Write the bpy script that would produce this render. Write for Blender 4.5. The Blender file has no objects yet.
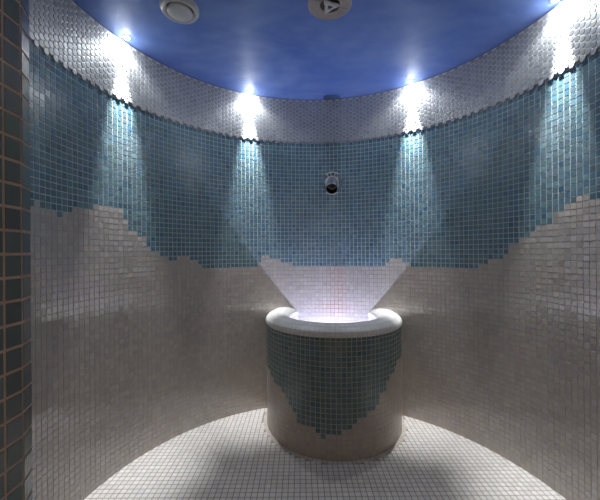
import bpy, math, random
from mathutils import Vector, Matrix

rnd = random.Random(7)
S = bpy.context.scene
COL = S.collection
PI = math.pi

# ------------------------------------------------------------------ measures
P = 0.029                       # one mosaic module (tile + joint), metres
F_PX = 323.26                   # focal length in pixels of a 600 px wide frame
CX, CY, R = 3.438 * P, 45.339 * P, 39.329 * P     # centre and radius of the round room
EYE = 39.774 * P                # camera height
H = (39.774 + 39.8) * P       # ceiling height
NCOL, NROW = 247, 68            # wall mosaic: columns round the full circle, rows up to the silver band
ROW = 68.163 * P / NROW
BAND = NROW * ROW
PX, PY, PR, ELL = 7.7 * P, 78.0 * P, 15.75 * P, 1.05   # fountain axis, half width, depth/width ratio


# ------------------------------------------------------------------ materials
def new_mat(name):
    m = bpy.data.materials.new(name)
    m.use_nodes = True
    nt = m.node_tree
    return m, nt, nt.nodes['Principled BSDF']


def mat_attr(name, rough, spec=0.5, metal=0.0, noise=0.06, nscale=60.0, bump=0.0, coat=0.0):
    """base colour from the mesh's own per-tile colour, broken up by a little noise"""
    m, nt, b = new_mat(name)
    a = nt.nodes.new('ShaderNodeAttribute'); a.attribute_name = 'Col'
    tc = nt.nodes.new('ShaderNodeTexCoord')
    n = nt.nodes.new('ShaderNodeTexNoise'); n.inputs['Scale'].default_value = nscale
    n.inputs['Detail'].default_value = 3.0
    nt.links.new(tc.outputs['Object'], n.inputs['Vector'])
    mr = nt.nodes.new('ShaderNodeMapRange')
    mr.inputs['To Min'].default_value = 1 - noise * 2; mr.inputs['To Max'].default_value = 1 + noise * 2
    nt.links.new(n.outputs['Fac'], mr.inputs['Value'])
    mx = nt.nodes.new('ShaderNodeMix'); mx.data_type = 'RGBA'; mx.blend_type = 'MULTIPLY'
    mx.inputs['Factor'].default_value = 1.0
    nt.links.new(a.outputs['Color'], mx.inputs[6]); nt.links.new(mr.outputs['Result'], mx.inputs[7])
    nt.links.new(mx.outputs[2], b.inputs['Base Color'])
    b.inputs['Roughness'].default_value = rough
    b.inputs['Specular IOR Level'].default_value = spec
    b.inputs['Metallic'].default_value = metal
    if coat:
        b.inputs['Coat Weight'].default_value = coat; b.inputs['Coat Roughness'].default_value = 0.12
    if bump:
        bp = nt.nodes.new('ShaderNodeBump'); bp.inputs['Strength'].default_value = bump
        bp.inputs['Distance'].default_value = 0.002
        nt.links.new(n.outputs['Fac'], bp.inputs['Height']); nt.links.new(bp.outputs['Normal'], b.inputs['Normal'])
    return m


def mat_plain(name, col, rough, metal=0.0, noise=0.05, nscale=40.0, spec=0.5):
    m, nt, b = new_mat(name)
    tc = nt.nodes.new('ShaderNodeTexCoord')
    n = nt.nodes.new('ShaderNodeTexNoise'); n.inputs['Scale'].default_value = nscale
    nt.links.new(tc.outputs['Object'], n.inputs['Vector'])
    cr = nt.nodes.new('ShaderNodeValToRGB')
    cr.color_ramp.elements[0].position = 0.3; cr.color_ramp.elements[1].position = 0.7
    cr.color_ramp.elements[0].color = [c * (1 - noise) for c in col] + [1]
    cr.color_ramp.elements[1].color = [min(1, c * (1 + noise)) for c in col] + [1]
    nt.links.new(n.outputs['Fac'], cr.inputs['Fac']); nt.links.new(cr.outputs['Color'], b.inputs['Base Color'])
    b.inputs['Roughness'].default_value = rough; b.inputs['Metallic'].default_value = metal
    b.inputs['Specular IOR Level'].default_value = spec
    return m


def mat_emit(name, col, strength):
    m, nt, b = new_mat(name)
    b.inputs['Base Color'].default_value = (0.8, 0.8, 0.8, 1)
    b.inputs['Emission Color'].default_value = (*col, 1)
    b.inputs['Emission Strength'].default_value = strength
    return m


def mat_ceiling():
    m, nt, b = new_mat('blue_ceiling_paint')
    tc = nt.nodes.new('ShaderNodeTexCoord')
    mp = nt.nodes.new('ShaderNodeMapping'); mp.inputs['Scale'].default_value = (1.0, 1.7, 1.0)
    mp.inputs['Rotation'].default_value = (0, 0, 0.5)
    nt.links.new(tc.outputs['Object'], mp.inputs['Vector'])
    n1 = nt.nodes.new('ShaderNodeTexNoise'); n1.inputs['Scale'].default_value = 2.2
    n1.inputs['Detail'].default_value = 6; n1.inputs['Roughness'].default_value = 0.62
    n1.inputs['Distortion'].default_value = 0.6
    n2 = nt.nodes.new('ShaderNodeTexNoise'); n2.inputs['Scale'].default_value = 9.0
    n2.inputs['Detail'].default_value = 5
    for n in (n1, n2): nt.links.new(mp.outputs['Vector'], n.inputs['Vector'])
    ad = nt.nodes.new('ShaderNodeMath'); ad.operation = 'MULTIPLY_ADD'
    ad.inputs[1].default_value = 0.35
    nt.links.new(n2.outputs['Fac'], ad.inputs[0]); nt.links.new(n1.outputs['Fac'], ad.inputs[2])
    cr = nt.nodes.new('ShaderNodeValToRGB')
    e = cr.color_ramp.elements
    e[0].position = 0.48; e[0].color = (*CEIL_A, 1)
    e[1].position = 0.88; e[1].color = (*CEIL_B, 1)
    nt.links.new(ad.outputs[0], cr.inputs['Fac']); nt.links.new(cr.outputs['Color'], b.inputs['Base Color'])
    b.inputs['Roughness'].default_value = 0.42
    b.inputs['Specular IOR Level'].default_value = 0.4
    return m


CEIL_A = (0.095, 0.185, 0.56)
CEIL_B = (0.22, 0.32, 0.66)
BLUE = (0.118, 0.203, 0.235)
WHITE = (0.45, 0.41, 0.375)
GROUT_LIGHT = (0.56, 0.60, 0.61)
GROUT_GREY = (0.385, 0.345, 0.31)
SPOT_CORE, SPOT_BEAM, SPOT_SPILL, BOWL_W, LENS = 42.0, 1.6, 1.15, 12.0, 80.0
EXPOSURE = 2.48

M_TILE = mat_attr('glazed_mosaic', 0.15, 1.0, coat=0.5, noise=0.05)
M_BLUE = mat_attr('blue_mosaic', 0.22, 0.5, noise=0.05)
M_GROUT = mat_attr('grout', 0.75, 0.3, noise=0.12, nscale=45, bump=0.2)
M_FLOOR = mat_attr('floor_mosaic', 0.38, 0.4, noise=0.06)
M_PENNY = mat_attr('silver_penny_tile', 0.46, 0.5, metal=0.3, noise=0.05)
M_CEIL = mat_ceiling()
M_WHITE = mat_plain('white_enamel', (0.62, 0.61, 0.60), 0.4)
M_SHADE = mat_plain('dark_gap', (0.06, 0.055, 0.055), 0.6)
M_TAUPE = mat_plain('brushed_plate', (0.47, 0.41, 0.375), 0.45, metal=0.1)
M_HUB = mat_plain('pale_hub', (0.55, 0.54, 0.54), 0.4)
M_STEEL = mat_plain('satin_steel', (0.40, 0.41, 0.43), 0.28, metal=0.9)
M_BLACK = mat_plain('pipe_inside', (0.012, 0.012, 0.012), 0.7)
M_LENS = mat_emit('spot_lens', (0.95, 0.98, 1.0), LENS)


# ------------------------------------------------------------------ mesh helper
class MB:
    def __init__(self):
        self.v, self.f, self.c, self.m, self.s = [], [], [], [], []

    def face(self, pts, col=(1, 1, 1), mat=0, smooth=False):
        i = len(self.v); self.v.extend(pts)
        self.f.append(tuple(range(i, i + len(pts)))); self.c.append(col); self.m.append(mat); self.s.append(smooth)

    def idx(self, ids, col=(1, 1, 1), mat=0, smooth=False):
        self.f.append(tuple(ids)); self.c.append(col); self.m.append(mat); self.s.append(smooth)

    def tile(self, q, n, col, gap, bev, h, tilt=0.0, mat=0):
        """q: four corners (CCW seen from the room); n: outward normal (Vector)"""
        c = (q[0] + q[1] + q[2] + q[3]) / 4
        i = len(self.v)
        t = [rnd.uniform(-tilt, tilt) for _ in range(2)]
        dz = (t[0] + t[1], -t[0] + t[1], -t[0] - t[1], t[0] - t[1])
        for k in range(4):
            self.v.append(c + (q[k] - c) * (1 - gap))
        for k in range(4):
            self.v.append(c + (q[k] - c) * (1 - gap - bev) + n * (h + dz[k]))
        for k in range(4):
            j = (k + 1) % 4
            self.idx((i + k, i + j, i + 4 + j, i + 4 + k), col, mat)
        self.idx((i + 4, i + 5, i + 6, i + 7), col, mat)

    def lathe(self, prof, n=48, loc=(0, 0, 0), frame=None, col=(1, 1, 1), mat=0, smooth=True, close=False):
        """prof: (radius, height) pairs turned about the frame's third axis"""
        ex, ey, ez = frame or (Vector((1, 0, 0)), Vector((0, 1, 0)), Vector((0, 0, 1)))
        L = Vector(loc); i = len(self.v)
        for r, z in prof:
            for k in range(n):
                a = 2 * PI * k / n
                self.v.append(L + ex * (r * math.cos(a)) + ey * (r * math.sin(a)) + ez * z)
        m = len(prof)
        for j in range(m if close else m - 1):
            j2 = (j + 1) % m
            for k in range(n):
                k2 = (k + 1) % n
                self.idx((i + j * n + k, i + j * n + k2, i + j2 * n + k2, i + j2 * n + k), col, mat, smooth)

    def build(self, name, mats, parent=None, loc=None):
        me = bpy.data.meshes.new(name)
        off = Vector(loc) if loc is not None else Vector((0, 0, 0))
        me.from_pydata([tuple(Vector(p) - off) for p in self.v], [], self.f)
        for m in (mats if isinstance(mats, (list, tuple)) else [mats]): me.materials.append(m)
        me.polygons.foreach_set('material_index', self.m)
        me.polygons.foreach_set('use_smooth', self.s)
        at = me.color_attributes.new('Col', 'FLOAT_COLOR', 'CORNER')
        flat = []
        for f, c in zip(self.f, self.c): flat.extend((c[0], c[1], c[2], 1.0) * len(f))
        at.data.foreach_set('color', flat)
        me.update()
        o = bpy.data.objects.new(name, me); COL.objects.link(o)
        if loc is not None: o.location = off
        if parent is not None: attach(o, parent)
        return o


def attach(o, parent):
    o.parent = parent
    o.matrix_parent_inverse = Matrix.Translation(-parent.location)


def thing(name, label, cat, loc, group=None):
    o = bpy.data.objects.new(name, None); COL.objects.link(o)
    o.empty_display_size = 0.05; o.location = loc
    o['label'] = label; o['category'] = cat
    if group: o['group'] = group
    return o


def struct(o, label=None):
    o['kind'] = 'structure'
    if label: o['label'] = label
    return o


def vary(c, amt, hue=0.0):
    k = 1 + rnd.uniform(-amt, amt)
    return tuple(max(0.0, x * k * (1 + rnd.uniform(-hue, hue))) for x in c)


def blue_tile():
    r = rnd.random()
    base = BLUE
    if r < 0.18: base = (0.125, 0.220, 0.245)
    elif r < 0.34: base = (0.085, 0.180, 0.240)
    elif r < 0.40: base = (0.130, 0.195, 0.220)
    return vary(base, 0.16, 0.05)


def white_tile():
    r = rnd.random()
    base = WHITE
    if r < 0.12: base = (0.44, 0.41, 0.395)
    elif r < 0.24: base = (0.465, 0.42, 0.36)
    elif r < 0.30: base = (0.45, 0.395, 0.375)
    return vary(base, 0.07, 0.02)


# ------------------------------------------------------------------ round mosaic wall
A0, A1 = math.radians(-139.3), math.radians(139.3)      # the doorway is the gap behind the camera
DA = 2 * PI / NCOL


def wall_pt(a, z, r=R):
    return Vector((CX + r * math.sin(a), CY + r * math.cos(a), z))


# lower end of the blue field, in rows above the floor, column by column round the room
EDGE0 = 58
EDGE = [46, 46, 47, 46, 46, 46, 45, 46, 46, 47, 47, 47, 47, 48, 48, 48, 48, 48, 48, 46, 44, 44, 43, 43, 41, 40,
        40, 39, 39, 38, 38, 39, 39, 39, 38, 38, 37, 36, 36, 36, 36, 36, 36, 36, 36, 36, 36, 36, 36, 36, 36, 37,
        39, 39, 38, 38, 38, 37, 37, 37, 36, 36, 36, 36, 36, 36, 36, 36, 36, 36, 36, 36, 36, 36, 36, 36, 36, 36,
        36, 36, 36, 36, 36, 36, 37, 38, 38, 38, 37, 37, 36, 36, 36, 36, 36, 36, 36, 36, 36, 36, 36, 36, 36, 36,
        36, 37, 37, 38, 38, 38, 39, 41, 41, 42, 42, 43, 44, 44, 44, 46, 46, 47, 47, 48, 48, 47, 47, 46, 46, 46]


def edge_row(i):
    j = i - EDGE0
    if j < 0: return 46 + ((-j) // 3) % 3
    if j >= len(EDGE): return 46 - ((j - len(EDGE)) // 4) % 3
    return EDGE[j]


ANG_F = math.atan2(PX - CX, PY - CY)                   # direction of the fountain seen from the room's centre


def rust(a, z):
    """how far the iron stain under the pipe has coloured the joints at this spot"""
    u = (a - ANG_F) * R / P
    row = z / P
    s = math.exp(-((u - 0.6) / 2.6) ** 2) * (1.0 if row < 37 else max(0, 1 - (row - 37) / 5)) * 0.45
    s += math.exp(-((u - 1.8) / 0.9) ** 2) * (1.0 if 24 < row < 37 else 0) * 0.5
    s += math.exp(-((u - 0.5) / 6.0) ** 2) * math.exp(-((row - 25.6) / 1.6) ** 2) * 0.8
    return min(1.0, s) * (0.55 + 0.45 * math.sin(row * 2.3 + u * 1.7) ** 2)


wb = MB()
i0 = int((A0 + PI) / DA); i1 = int((A1 + PI) / DA) + 1
for i in range(i0, i1):
    a = -PI + i * DA
    am = a + DA / 2
    nrm = Vector((-math.sin(am), -math.cos(am), 0))
    er = edge_row(i)
    for j in range(NROW):
        z = j * ROW
        q = (wall_pt(a + DA, z), wall_pt(a, z), wall_pt(a, z + ROW), wall_pt(a + DA, z + ROW))
        isb = j >= er
        st = rust(am, z + ROW / 2)
        c = blue_tile() if isb else white_tile()
        if st > 0.02 and not isb:
            c = tuple(x * (1 - 0.25 * st) + y * 0.25 * st for x, y in zip(c, (0.60, 0.42, 0.36)))
        wb.tile(q, nrm, c, 0.095, 0.05, 0.0016, 0.00022, 2 if isb else 0)
        g = GROUT_LIGHT if isb else GROUT_GREY
        g = vary(g, 0.10)
        if st > 0.02: g = tuple(x * (1 - st) + y * st for x, y in zip(g, (0.36, 0.13, 0.07)))
        gq = [p + nrm * 0.0009 for p in q]
        wb.face(gq, g, 1)
    z = BAND                                                # plain backing behind the silver band
    q = (wall_pt(a + DA, z), wall_pt(a, z), wall_pt(a, H), wall_pt(a + DA, H))
    wb.face(q, GROUT_GREY, 1)
wall = struct(wb.build('wall_back', [M_TILE, M_GROUT, M_BLUE]),
              'curved mosaic wall, blue-grey tiles above and white tiles below')

# band of silver penny tiles under the ceiling, standing a little proud of the mosaic
pb = MB()
NP_ = 284
DP = 2 * PI / NP_
pitch = DP * R / (math.sqrt(3) / 2)
BK, DT = 0.0042, 0.0013
k0 = int((A0 + PI) / DP); k1 = int((A1 + PI) / DP) + 1
zb = BAND + 0.42 * pitch
for k in range(k0, k1):
    a = -PI + k * DP
    am = a + DP / 2
    gcol = vary((0.66, 0.66, 0.64), 0.06)
    r1 = R - BK
    pb.face((wall_pt(a + DP, zb, r1), wall_pt(a, zb, r1), wall_pt(a, H - 0.006, r1), wall_pt(a + DP, H - 0.006, r1)), gcol, 1)
    pb.face((wall_pt(a + DP, zb, R), wall_pt(a, zb, R), wall_pt(a, zb, r1), wall_pt(a + DP, zb, r1)), gcol, 1)
    pb.face((wall_pt(a + DP, H - 0.006, r1), wall_pt(a, H - 0.006, r1), wall_pt(a, H - 0.006, R), wall_pt(a + DP, H - 0.006, R)), gcol, 1)
    nrm = Vector((-math.sin(am), -math.cos(am), 0)); tan = Vector((math.cos(am), -math.sin(am), 0))
    up = Vector((0, 0, 1))
    z = BAND + (0.30 if k % 2 else 0.80) * pitch
    while z + 0.46 * pitch < H:
        c0 = wall_pt(am, z, r1)
        col = vary((0.38, 0.39, 0.395), 0.13, 0.02)
        tx, ty = rnd.uniform(-0.03, 0.03), rnd.uniform(-0.03, 0.03)
        N = 16; rr = pitch * 0.462
        i = len(pb.v)
        for ring, (rad, hh) in enumerate(((rr, -0.003), (rr, DT * 0.6), (rr * 0.86, DT))):
            for s in range(N):
                t = 2 * PI * s / N
                x, y = rad * math.cos(t), rad * math.sin(t)
                pb.v.append(c0 + tan * x + up * y + nrm * (hh + (tx * x + ty * y if ring else 0)))
        for ring in range(2):
            for s in range(N):
                s2 = (s + 1) % N
                pb.idx((i + ring * N + s2, i + ring * N + s, i + (ring + 1) * N + s, i + (ring + 1) * N + s2), col, 0)
        pb.idx([i + 2 * N + s for s in range(N - 1, -1, -1)], col, 0)
        z += pitch
bo = pb.build('penny_tile_band', [M_PENNY, M_GROUT], wall)
bo['label'] = 'band of silver penny tiles'
bo['kind'] = 'structure'

# ------------------------------------------------------------------ floor
fb = MB()
FR = R + 0.03
ring = (Vector((0, 0, 0)),)
fb.face([Vector((CX + (FR + 0.05) * math.cos(2 * PI * k / 96), CY + (FR + 0.05) * math.sin(2 * PI * k / 96), -0.0007)) for k in range(96)],
        (0.27, 0.24, 0.215), 1)
up = Vector((0, 0, 1))
FLOOR_C = (0.64, 0.605, 0.575)
n = 44
for ix in range(-n, n):
    for iy in range(-n, n):
        x, y = CX + (ix + 0.3) * P, CY + (iy + 0.2) * P
        mx, my = x + P / 2 - CX, y + P / 2 - CY
        if math.hypot(mx, my) > R + 0.68 * P: continue
        dr = math.hypot(x + P / 2 - PX, (y + P / 2 - PY) / ELL)
        if dr < PR + 0.85 * P: continue
        q = [Vector((x, y, -0.0016)), Vector((x + P, y, -0.0016)), Vector((x + P, y + P, -0.0016)), Vector((x, y + P, -0.0016))]
        fb.tile(q, up, vary(FLOOR_C, 0.07, 0.02), 0.11, 0.05, 0.0016, 0.00012, 0)
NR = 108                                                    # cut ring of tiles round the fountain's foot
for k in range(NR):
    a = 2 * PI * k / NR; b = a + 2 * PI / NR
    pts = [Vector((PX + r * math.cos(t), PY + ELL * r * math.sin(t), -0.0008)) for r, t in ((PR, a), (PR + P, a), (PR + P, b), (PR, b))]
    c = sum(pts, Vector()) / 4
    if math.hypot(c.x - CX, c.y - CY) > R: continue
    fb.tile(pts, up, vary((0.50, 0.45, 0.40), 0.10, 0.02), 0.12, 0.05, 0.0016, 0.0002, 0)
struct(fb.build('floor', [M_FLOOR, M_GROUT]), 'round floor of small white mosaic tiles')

# ------------------------------------------------------------------ ceiling
cb = MB()
N = 128; RR = R + 0.02
bot = [Vector((CX + RR * math.cos(2 * PI * k / N), CY + RR * math.sin(2 * PI * k / N), H)) for k in range(N)]
top = [p + Vector((0, 0, 0.06)) for p in bot]
cb.face(bot[::-1]); cb.face(top)
for k in range(N):
    k2 = (k + 1) % N
    cb.face((bot[k], bot[k2], top[k2], top[k]))
struct(cb.build('ceiling', M_CEIL), 'blue painted ceiling with a cloudy finish')

# ------------------------------------------------------------------ front wall: two tiled piers and a lintel
fw = MB()
JX0, JX1 = -12.26 * P, 20.3 * P                     # clear doorway
YD0, YD1, RAD = 1.6 * P, 15.5 * P, 1.3 * P
ARC_N = 3


def pier_path(side):
    """outline of a pier as joints, from the outer edge of the doorway round into the room"""
    jx = JX0 if side < 0 else JX1
    pts = []
    y = 13.35 * P - math.floor((13.35 * P - YD0) / P) * P
    while y < 14.2 * P - 1e-4:
        pts.append(((jx, y), (-side, 0))); y += P
    for k in range(0, 3):
        t = (PI / 2) * k / 2
        pts.append(((jx + side * (RAD - RAD * math.cos(t)), 14.2 * P + RAD * math.sin(t)), (-side * math.cos(t), math.sin(t))))
    x = jx + side * RAD
    for k in range(1, 10):
        pts.append(((x + side * P * k, YD1), (0, 1)))
    return pts


for side in (-1, 1):
    pth = pier_path(side)
    for (p0, n0), (p1, n1) in zip(pth, pth[1:]):
        subs = 4 if abs(n0[0] - n1[0]) > 1e-3 else 1
        nv = Vector((n0[0] + n1[0], n0[1] + n1[1], 0)).normalized()
        z = 0.0
        zoff = (39.774 - 39) * P
        j = 0
        z0 = zoff - P
        while z0 < H:
            za, zb_ = max(0, z0), min(H, z0 + P)
            col = vary((0.105, 0.138, 0.150), 0.18, 0.06)
            a0, a1 = Vector((*p0, 0)), Vector((*p1, 0))
            q = [Vector((a0.x, a0.y, za)), Vector((a1.x, a1.y, za)), Vector((a1.x, a1.y, zb_)), Vector((a0.x, a0.y, zb_))]
            if side > 0: q = [q[1], q[0], q[3], q[2]]
            if zb_ - za > 0.4 * P: fw.tile(q, nv, col, 0.10, 0.05, 0.0016, 0.0002, 0)
            fw.face([p + nv * 0.0009 for p in q], vary((0.45, 0.34, 0.275), 0.08), 1)
            z0 += P
    # plain outer face of the pier, towards the hall
    jx = pth[0][0][0]; y0 = pth[0][0][1]
    xo = jx + side * 0.32
    fw.face((Vector((jx, y0, 0)), Vector((xo, y0, 0)), Vector((xo, y0, H)), Vector((jx, y0, H))), (0.4, 0.36, 0.33), 1)
zl = 2.06                                                    # lintel over the doorway
y0 = pier_path(-1)[0][0][1]
c8 = [Vector((x, y, z)) for z in (zl, H) for x, y in ((JX0, y0), (JX1, y0), (JX1, YD1), (JX0, YD1))]
for ids in ((0, 3, 2, 1), (0, 1, 5, 4), (2, 3, 7, 6), (4, 5, 6, 7)):
    fw.face([c8[k] for k in ids], (0.30, 0.28, 0.27), 1)
struct(fw.build('wall_front', [M_BLUE, M_GROUT]), 'dark blue tiled door jamb with rounded edge and rust-coloured joints')

# ------------------------------------------------------------------ fountain basin
ftn = thing('fountain_basin', 'round mosaic pedestal basin with blue pattern and thick white rim, glowing inside',
            'fountain', (PX, PY, 0))
PED = {24: 15, 25: 15, 26: 15, 27: 14, 28: 14, 29: 14, 30: 14, 31: 13, 32: 13, 33: 12, 34: 12, 35: 12, 36: 11, 37: 10,
       38: 9, 39: 8, 40: 6, 41: 6, 42: 6, 43: 6, 44: 5, 45: 4, 46: 5, 47: 5, 48: 5, 49: 6, 50: 6, 51: 7, 52: 8, 53: 8,
       54: 9, 55: 9, 56: 10, 57: 12, 58: 12, 59: 14, 60: 15, 61: 15, 62: 16, 63: 17, 64: 17, 65: 17, 66: 17, 67: 16,
       68: 16, 69: 16, 70: 15, 71: 15, 72: 15, 73: 15}
NPD = 98
PTOP = 23.7 * P                                          # where the rim begins
NRW = 24
PRW = PTOP / NRW


def in_room(x, y, m=0.4):
    return math.hypot(x - CX, y - CY) < R + m * P


def cyl(a, z, r):                                        # a = 0 faces the doorway
    return Vector((PX + r * math.sin(a), PY - ELL * r * math.cos(a), z))


pe = MB()
for i in range(NPD):
    a = -PI + i * 2 * PI / NPD; b = a + 2 * PI / NPD; am = (a + b) / 2
    m = cyl(am, 0, PR)
    if not in_room(m.x, m.y): continue
    nv = Vector((math.sin(am), -math.cos(am), 0))
    for j in range(NRW):
        z = j * PRW
        q = (cyl(a, z, PR), cyl(b, z, PR), cyl(b, z + PRW, PR), cyl(a, z + PRW, PR))
        isb = j >= PED.get(i, 15)
        c = blue_tile() if isb else white_tile()
        if not isb: c = tuple(x * k for x, k in zip(c, (0.98, 0.93, 0.88)))  # warm light from the hall tinted into the pedestal's white and blue tile colours
        else: c = tuple(x * k for x, k in zip(c, (0.95, 0.86, 0.77)))
        pe.tile(q, nv, c, 0.095, 0.05, 0.0016, 0.00016, 2)
        pe.face([p + nv * 0.0009 for p in q], vary((0.46, 0.45, 0.41) if isb else GROUT_GREY, 0.1), 1)
body = pe.build('pedestal', [M_TILE, M_GROUT, M_BLUE], ftn)
body['label'] = 'round pedestal, blue tiles stepping down to a point over white'

# bull-nosed rim
rm = MB()
RA, RB = 2.85 * P, 1.7 * P                                # half width, height of the rounded rim
RC = PR + 0.25 * P - RA
NT = 96; prof = []
for k in range(0, 13):
    t = -0.25 + (PI + 0.5) * k / 12
    prof.append((RC + RA * math.cos(t), PTOP + 0.1 * P + RB * math.sin(t)))
prof = [(PR - 0.1 * P, PTOP - 0.004)] + prof + [(RC - RA, PTOP - 0.06)]
for i in range(NT):
    a = -PI + i * 2 * PI / NT; b = a + 2 * PI / NT; am = (a + b) / 2
    m = cyl(am, 0, RC - RA)
    if not in_room(m.x, m.y, 1.2): continue
    for j in range(len(prof) - 1):
        (r0, z0), (r1, z1) = prof[j], prof[j + 1]
        q = (cyl(a, z0, r0), cyl(b, z0, r0), cyl(b, z1, r1), cyl(a, z1, r1))
        nv = (q[1] - q[0]).cross(q[3] - q[0]).normalized()
        rm.face(q, (0.56, 0.55, 0.53), 1, True)
    # tile rows laid over the nose
    pp = prof[1:-1]
    for j in range(0, 12, 2):
        (r0, z0), (r1, z1) = pp[j], pp[j + 2]
        q = (cyl(a, z0, r0), cyl(b, z0, r0), cyl(b, z1, r1), cyl(a, z1, r1))
        nv = (q[1] - q[0]).cross(q[3] - q[0]).normalized()
        (rm_, zm_) = pp[j + 1]
        mid0, mid1 = cyl(a, zm_, rm_), cyl(b, zm_, rm_)
        col = vary((0.70, 0.68, 0.65), 0.04, 0.01)
        g = 0.05
        def lerp(u, v, t): return u + (v - u) * t
        e0, e1 = lerp(q[0], q[1], g), lerp(q[0], q[1], 1 - g)
        m0, m1 = lerp(mid0, mid1, g), lerp(mid0, mid1, 1 - g)
        f0, f1 = lerp(q[3], q[2], g), lerp(q[3], q[2], 1 - g)
        e0, e1 = lerp(e0, m0, 2 * g), lerp(e1, m1, 2 * g)
        f0, f1 = lerp(f0, m0, 2 * g), lerp(f1, m1, 2 * g)
        off = nv * 0.0012
        ii = len(rm.v)
        rm.v.extend([e0 + off, e1 + off, m1 + off, m0 + off, f1 + off, f0 + off])
        rm.idx((ii, ii + 1, ii + 2, ii + 3), col, 0, True); rm.idx((ii + 3, ii + 2, ii + 4, ii + 5), col, 0, True)
rim = rm.build('rim', [M_FLOOR, M_GROUT], ftn)
rim['label'] = 'thick rounded white mosaic rim, open at the back wall'

# inside of the bowl
bw = MB()
BR = RC - RA + 0.1 * P
ZB = (39.774 - 33.2) * P
NB, NBR = 76, 20
for i in range(NB):
    a = -PI + i * 2 * PI / NB; b = a + 2 * PI / NB; am = (a + b) / 2
    m = cyl(am, 0, BR)
    if not in_room(m.x, m.y): continue
    nv = Vector((-math.sin(am), math.cos(am), 0))
    for j in range(NBR):
        z = ZB + j * (PTOP - ZB) / NBR; z1 = ZB + (j + 1) * (PTOP - ZB) / NBR
        q = (cyl(b, z, BR), cyl(a, z, BR), cyl(a, z1, BR), cyl(b, z1, BR))
        bw.tile(q, nv, white_tile(), 0.10, 0.05, 0.0014, 0.0001, 0)
        bw.face([p + nv * 0.0008 for p in q], GROUT_GREY, 1)
bw.face([cyl(-PI + 2 * PI * k / 48, ZB, BR + 0.01) for k in range(48)], (0.6, 0.58, 0.56), 1)
bowl = bw.build('bowl', [M_TILE, M_GROUT], ftn)
bowl['label'] = 'deep white tiled inside of the basin'
lm = MB()
lm.lathe([(0.0, 0.004), (0.020, 0.004), (0.032, 0.002), (0.034, 0.0)], 24, (PX, PY, ZB), mat=0)
lm.build('basin_lamp', M_STEEL, ftn)


# ------------------------------------------------------------------ spotlights round the edge of the ceiling
def aim(o, direction):
    o.rotation_euler = Vector(direction).to_track_quat('-Z', 'Y').to_euler()


def add_spot(name, loc, d, power, angle, blend, col, radius, parent=None):
    l = bpy.data.lights.new(name, 'SPOT'); l.energy = power; l.spot_size = math.radians(angle)
    l.spot_blend = blend; l.color = col; l.shadow_soft_size = radius
    o = bpy.data.objects.new(name, l); COL.objects.link(o); o.location = loc; aim(o, d)
    if parent is not None: attach(o, parent)
    return o


SPOTS = [(-68.0, 'small lit ceiling spotlight nearest the doorway jamb, left of the round white vent'),
         (-24.0, 'small lit ceiling spotlight over the back wall, left of the pipe'),
         (36.8, 'small lit ceiling spotlight over the back wall, right of the pipe'),
         (80.9, 'small lit ceiling spotlight at the top right corner of the photo')]
for k, (deg, lab) in enumerate(SPOTS):
    a = math.radians(deg)
    r = R - 1.5 * P
    loc = wall_pt(a, H, r)
    t = thing('ceiling_spotlight', lab, 'spotlight', loc, 'spotlights round the ceiling edge')
    mb = MB(); mb.lathe([(0.0125, 0.0), (0.0125, -0.004), (0.016, -0.0045), (0.019, -0.002), (0.019, 0.0)], 28, loc)
    mb.build('trim_ring', M_STEEL, t)
    mb = MB()
    mb.lathe([(0.0125, -0.003), (0.0118, -0.0055), (0.0095, -0.0080), (0.006, -0.0096), (0.0005, -0.0102)], 24, loc)
    mb.build('lens', M_LENS, t)
    out = Vector((math.sin(a), math.cos(a), 0))
    add_spot('lamp_core', loc + Vector((0, 0, -0.015)), (out.x * 0.03, out.y * 0.03, -1), SPOT_CORE, 29, 1.0, (0.95, 0.98, 1.0), 0.006, t)
    add_spot('lamp_beam', loc + Vector((0, 0, -0.015)), (out.x * 0.03, out.y * 0.03, -1), SPOT_BEAM, 56, 1.0, (0.95, 0.98, 1.0), 0.006, t)
    add_spot('lamp_spill', loc + Vector((0, 0, -0.015)), (out.x * 0.15, out.y * 0.15, -1), SPOT_SPILL, 136, 0.7, (0.93, 0.98, 1.0), 0.006, t)

# light at the bottom of the basin, shining up
add_spot('basin_light', (PX, PY, (39.774 - 31.6) * P), ((PX - CX) * 0.7, (PY - CY) * 0.7, 1.0), BOWL_W, 130, 1.0, (0.62, 0.68, 1.0), 0.008, ftn)

# ------------------------------------------------------------------ round white vent
vl = (-19.2 * P, 52.4 * P, H)
vt = thing('ceiling_vent', 'round white disc vent with a dark ring gap on the ceiling', 'vent', vl)
VR = 3.0 * P
mb = MB(); mb.lathe([(VR, 0), (VR, -0.012), (VR - 0.006, -0.022), (VR - 0.014, -0.027), (VR * 0.78, -0.025), (VR * 0.70, -0.016), (VR * 0.68, 0)], 56, vl)
mb.build('outer_ring', M_WHITE, vt)
mb = MB(); mb.lathe([(VR * 0.70, -0.006), (0.0, -0.006)], 40, vl)
mb.build('gap', M_SHADE, vt)
mb = MB(); mb.lathe([(VR * 0.58, -0.010), (VR * 0.655, -0.020), (VR * 0.65, -0.026), (VR * 0.60, -0.030), (VR * 0.3, -0.032), (0.0005, -0.0325)], 48, vl)
mb.build('disc', M_WHITE, vt)

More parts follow.
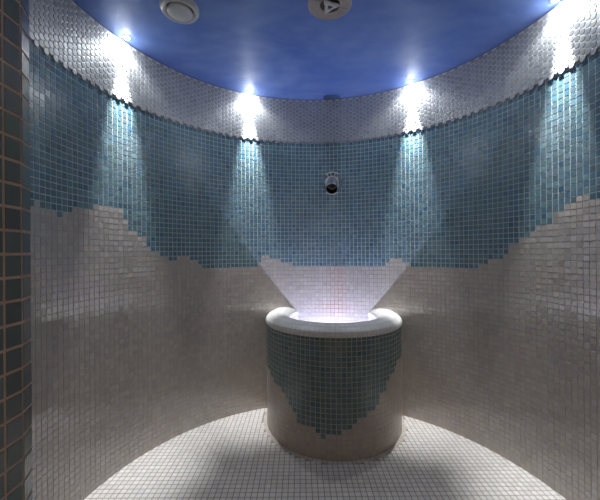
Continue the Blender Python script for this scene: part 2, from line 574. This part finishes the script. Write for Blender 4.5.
# ------------------------------------------------------------------ round ribbed plate with three-armed hub
el = (5.05 * P, 51.7 * P, H)
ex = thing('ceiling_outlet', 'round taupe ribbed plate with a three-armed hub on the ceiling', 'ceiling outlet', el)
ER, HR = 3.5 * P, 1.75 * P
prof = [(ER, 0), (ER, -0.006), (ER - 0.005, -0.010)]
nr = 7
for k in range(nr):
    r = ER - 0.007 - (ER - 0.007 - HR) * k / nr; r2 = ER - 0.007 - (ER - 0.007 - HR) * (k + 0.5) / nr
    prof += [(r, -0.010), (r - 0.0008, -0.0085), (r2, -0.0085), (r2 - 0.0008, -0.010)]
prof.append((HR, -0.010)); prof.append((HR, -0.002))
mb = MB(); mb.lathe(prof, 64, el, smooth=False)
mb.build('plate', M_TAUPE, ex)
for ang in (20, 200):
    mb = MB()
    d = Vector((math.cos(math.radians(ang)), math.sin(math.radians(ang)), 0)); s = Vector((-d.y, d.x, 0)) * 0.0016
    p0, p1 = Vector(el) + d * HR * 1.02, Vector(el) + d * (ER - 0.004)
    lo, hi = Vector((0, 0, -0.0122)), Vector((0, 0, -0.0090))
    pts = [p0 - s, p1 - s, p1 + s, p0 + s]
    mb.face([p + lo for p in pts][::-1]); 
    for k in range(4):
        a_, b_ = pts[k], pts[(k + 1) % 4]
        mb.face((a_ + lo, b_ + lo, b_ + hi, a_ + hi))
    sm = mb.build('seam_strip', M_HUB, ex); sm['label'] = 'pale seam strip across the plate'
mb = MB(); mb.lathe([(HR, -0.003), (0.0, -0.003)], 40, el)
mb.build('recess', M_SHADE, ex)
mb = MB(); mb.lathe([(HR * 1.04, -0.010), (HR * 1.04, -0.013), (HR * 0.93, -0.013), (HR * 0.90, -0.008), (HR * 0.9, -0.003)], 48, el)
mb.build('hub_ring', M_TAUPE, ex)
mb = MB()                                                  # three-pointed spider with a triangular hole
c = Vector(el)
outer, inner = [], []
NS = 60
for k in range(NS):
    t = 2 * PI * k / NS
    u = ((t - math.radians(112)) / (2 * PI / 3)) % 1.0
    e = abs(u - 0.5) * 2                                    # 1 at a corner, 0 between corners
    ro = HR * (0.43 + 0.53 * e ** 2.0)
    ri = HR * 0.15 / max(0.5, math.cos((u - 0.5) * 2 * PI / 3)) 
    outer.append((ro, t)); inner.append((ri, t))
def pol(r, t, z): return c + Vector((r * math.cos(t), r * math.sin(t), z))
for k in range(NS):
    j = (k + 1) % NS
    (r0, t0), (r1, t1), (s0, _), (s1, _) = outer[k], outer[j], inner[k], inner[j]
    z, zt = -0.017, -0.010
    mb.face((pol(r1, t1, z), pol(r0, t0, z), pol(s0, t0, z - 0.003), pol(s1, t1, z - 0.003)))
    mb.face((pol(r0, t0, z), pol(r1, t1, z), pol(r1, t1, zt), pol(r0, t0, zt)))
    mb.face((pol(s1, t1, z - 0.003), pol(s0, t0, z - 0.003), pol(s0, t0, zt), pol(s1, t1, zt)))
mb.build('three_armed_hub', M_HUB, ex)

# ------------------------------------------------------------------ pipe spout on the back wall
an = math.atan2(8.5 - 3.438, 84.3 - 45.339)
zc = (39.774 + 17.9) * P
root = wall_pt(an, zc)
sp = thing('water_spout', 'short steel pipe spout sticking out of the blue wall above the basin', 'pipe', root)
inw = Vector((-math.sin(an), -math.cos(an), 0))
al = math.radians(33)
ax = (inw * math.cos(al) + Vector((0, 0, -math.sin(al)))).normalized()
exx = Vector((0, 0, 1)).cross(ax).normalized(); eyy = ax.cross(exx).normalized()
fr = (exx, eyy, ax)
PRD = 1.45 * P; PL = 3.8 * P
mb = MB(); mb.lathe([(PRD, -1.2 * P), (PRD, PL - 0.002), (PRD - 0.001, PL), (PRD - 0.0015, PL), (PRD - 0.002, PL - 0.002), (PRD - 0.002, PL - 0.010)], 40, root, fr)
mb.build('pipe', M_STEEL, sp)
mb = MB(); mb.lathe([(PRD - 0.002, PL - 0.004), (PRD - 0.002, 0.4 * P), (0.0005, 0.4 * P)], 32, root, fr)
pi = mb.build('pipe_bore', M_BLACK, sp); pi['label'] = 'dark open bore of the pipe'
mb = MB()                                                   # ring of cut tile chips round the hole
tan = Vector((math.cos(an), -math.sin(an), 0))
NCH = 15
c0 = root + inw * 0.0016
for k in range(NCH):
    a, b = 2 * PI * k / NCH, 2 * PI * (k + 1) / NCH
    ri, ro = 1.9 * P, 2.85 * P
    q = [c0 + tan * (r * math.cos(t)) + up * (r * math.sin(t)) for r, t in ((ri, b), (ri, a), (ro, a), (ro, b))]
    n_ = (q[1] - q[0]).cross(q[3] - q[0]).normalized()
    if n_.dot(inw) < 0: q = q[::-1]
    mb.tile(q, inw, vary((0.16, 0.20, 0.23), 0.22, 0.05), 0.14, 0.06, 0.0022, 0.0002, 0)
mb.lathe([(1.2 * P, 0.0010), (3.0 * P, 0.0010), (3.0 * P, -0.001)], 40, c0, (tan, up, inw), (0.75, 0.75, 0.77), 1, False)
mb.build('tile_collar', [M_TILE, M_GROUT], sp)

# ------------------------------------------------------------------ daylight-free hall behind the camera
w = bpy.data.worlds.new('hall'); S.world = w; w.use_nodes = True
bg = w.node_tree.nodes['Background']
bg.inputs['Color'].default_value = (1.0, 0.79, 0.62, 1); bg.inputs['Strength'].default_value = 0.062

# ------------------------------------------------------------------ camera
cam = bpy.data.cameras.new('camera'); co = bpy.data.objects.new('camera', cam); COL.objects.link(co)
cam.sensor_fit = 'HORIZONTAL'; cam.sensor_width = 36.0
cam.lens = F_PX / 600 * 36
cam.shift_y = 2.1 / 600
cam.clip_start = 0.01
c_, s_ = math.cos(0.007), math.sin(0.007)
right = Vector((c_, 0, -s_)); upv = Vector((s_, 0, c_)); back = Vector((0, -1, 0))
m = Matrix.Identity(4)
for i_, v_ in enumerate((right, upv, back)):
    for j_ in range(3): m[j_][i_] = v_[j_]
m.translation = Vector((0, 0, EYE))
co.matrix_world = m
S.camera = co

# ------------------------------------------------------------------ render look
vs = S.view_settings
S.display_settings.display_device = 'sRGB'
vs.view_transform = 'Standard'; vs.look = 'None'; vs.gamma = 1.0; vs.use_curve_mapping = False
vs.exposure = EXPOSURE
cy = S.cycles
cy.use_denoising = True
try:
    cy.denoiser = 'OPENIMAGEDENOISE'; cy.denoising_input_passes = 'RGB_ALBEDO_NORMAL'
except Exception: pass
cy.max_bounces = 14; cy.diffuse_bounces = 8; cy.glossy_bounces = 6
cy.caustics_reflective = False; cy.caustics_refractive = False
cy.sample_clamp_indirect = 6.0
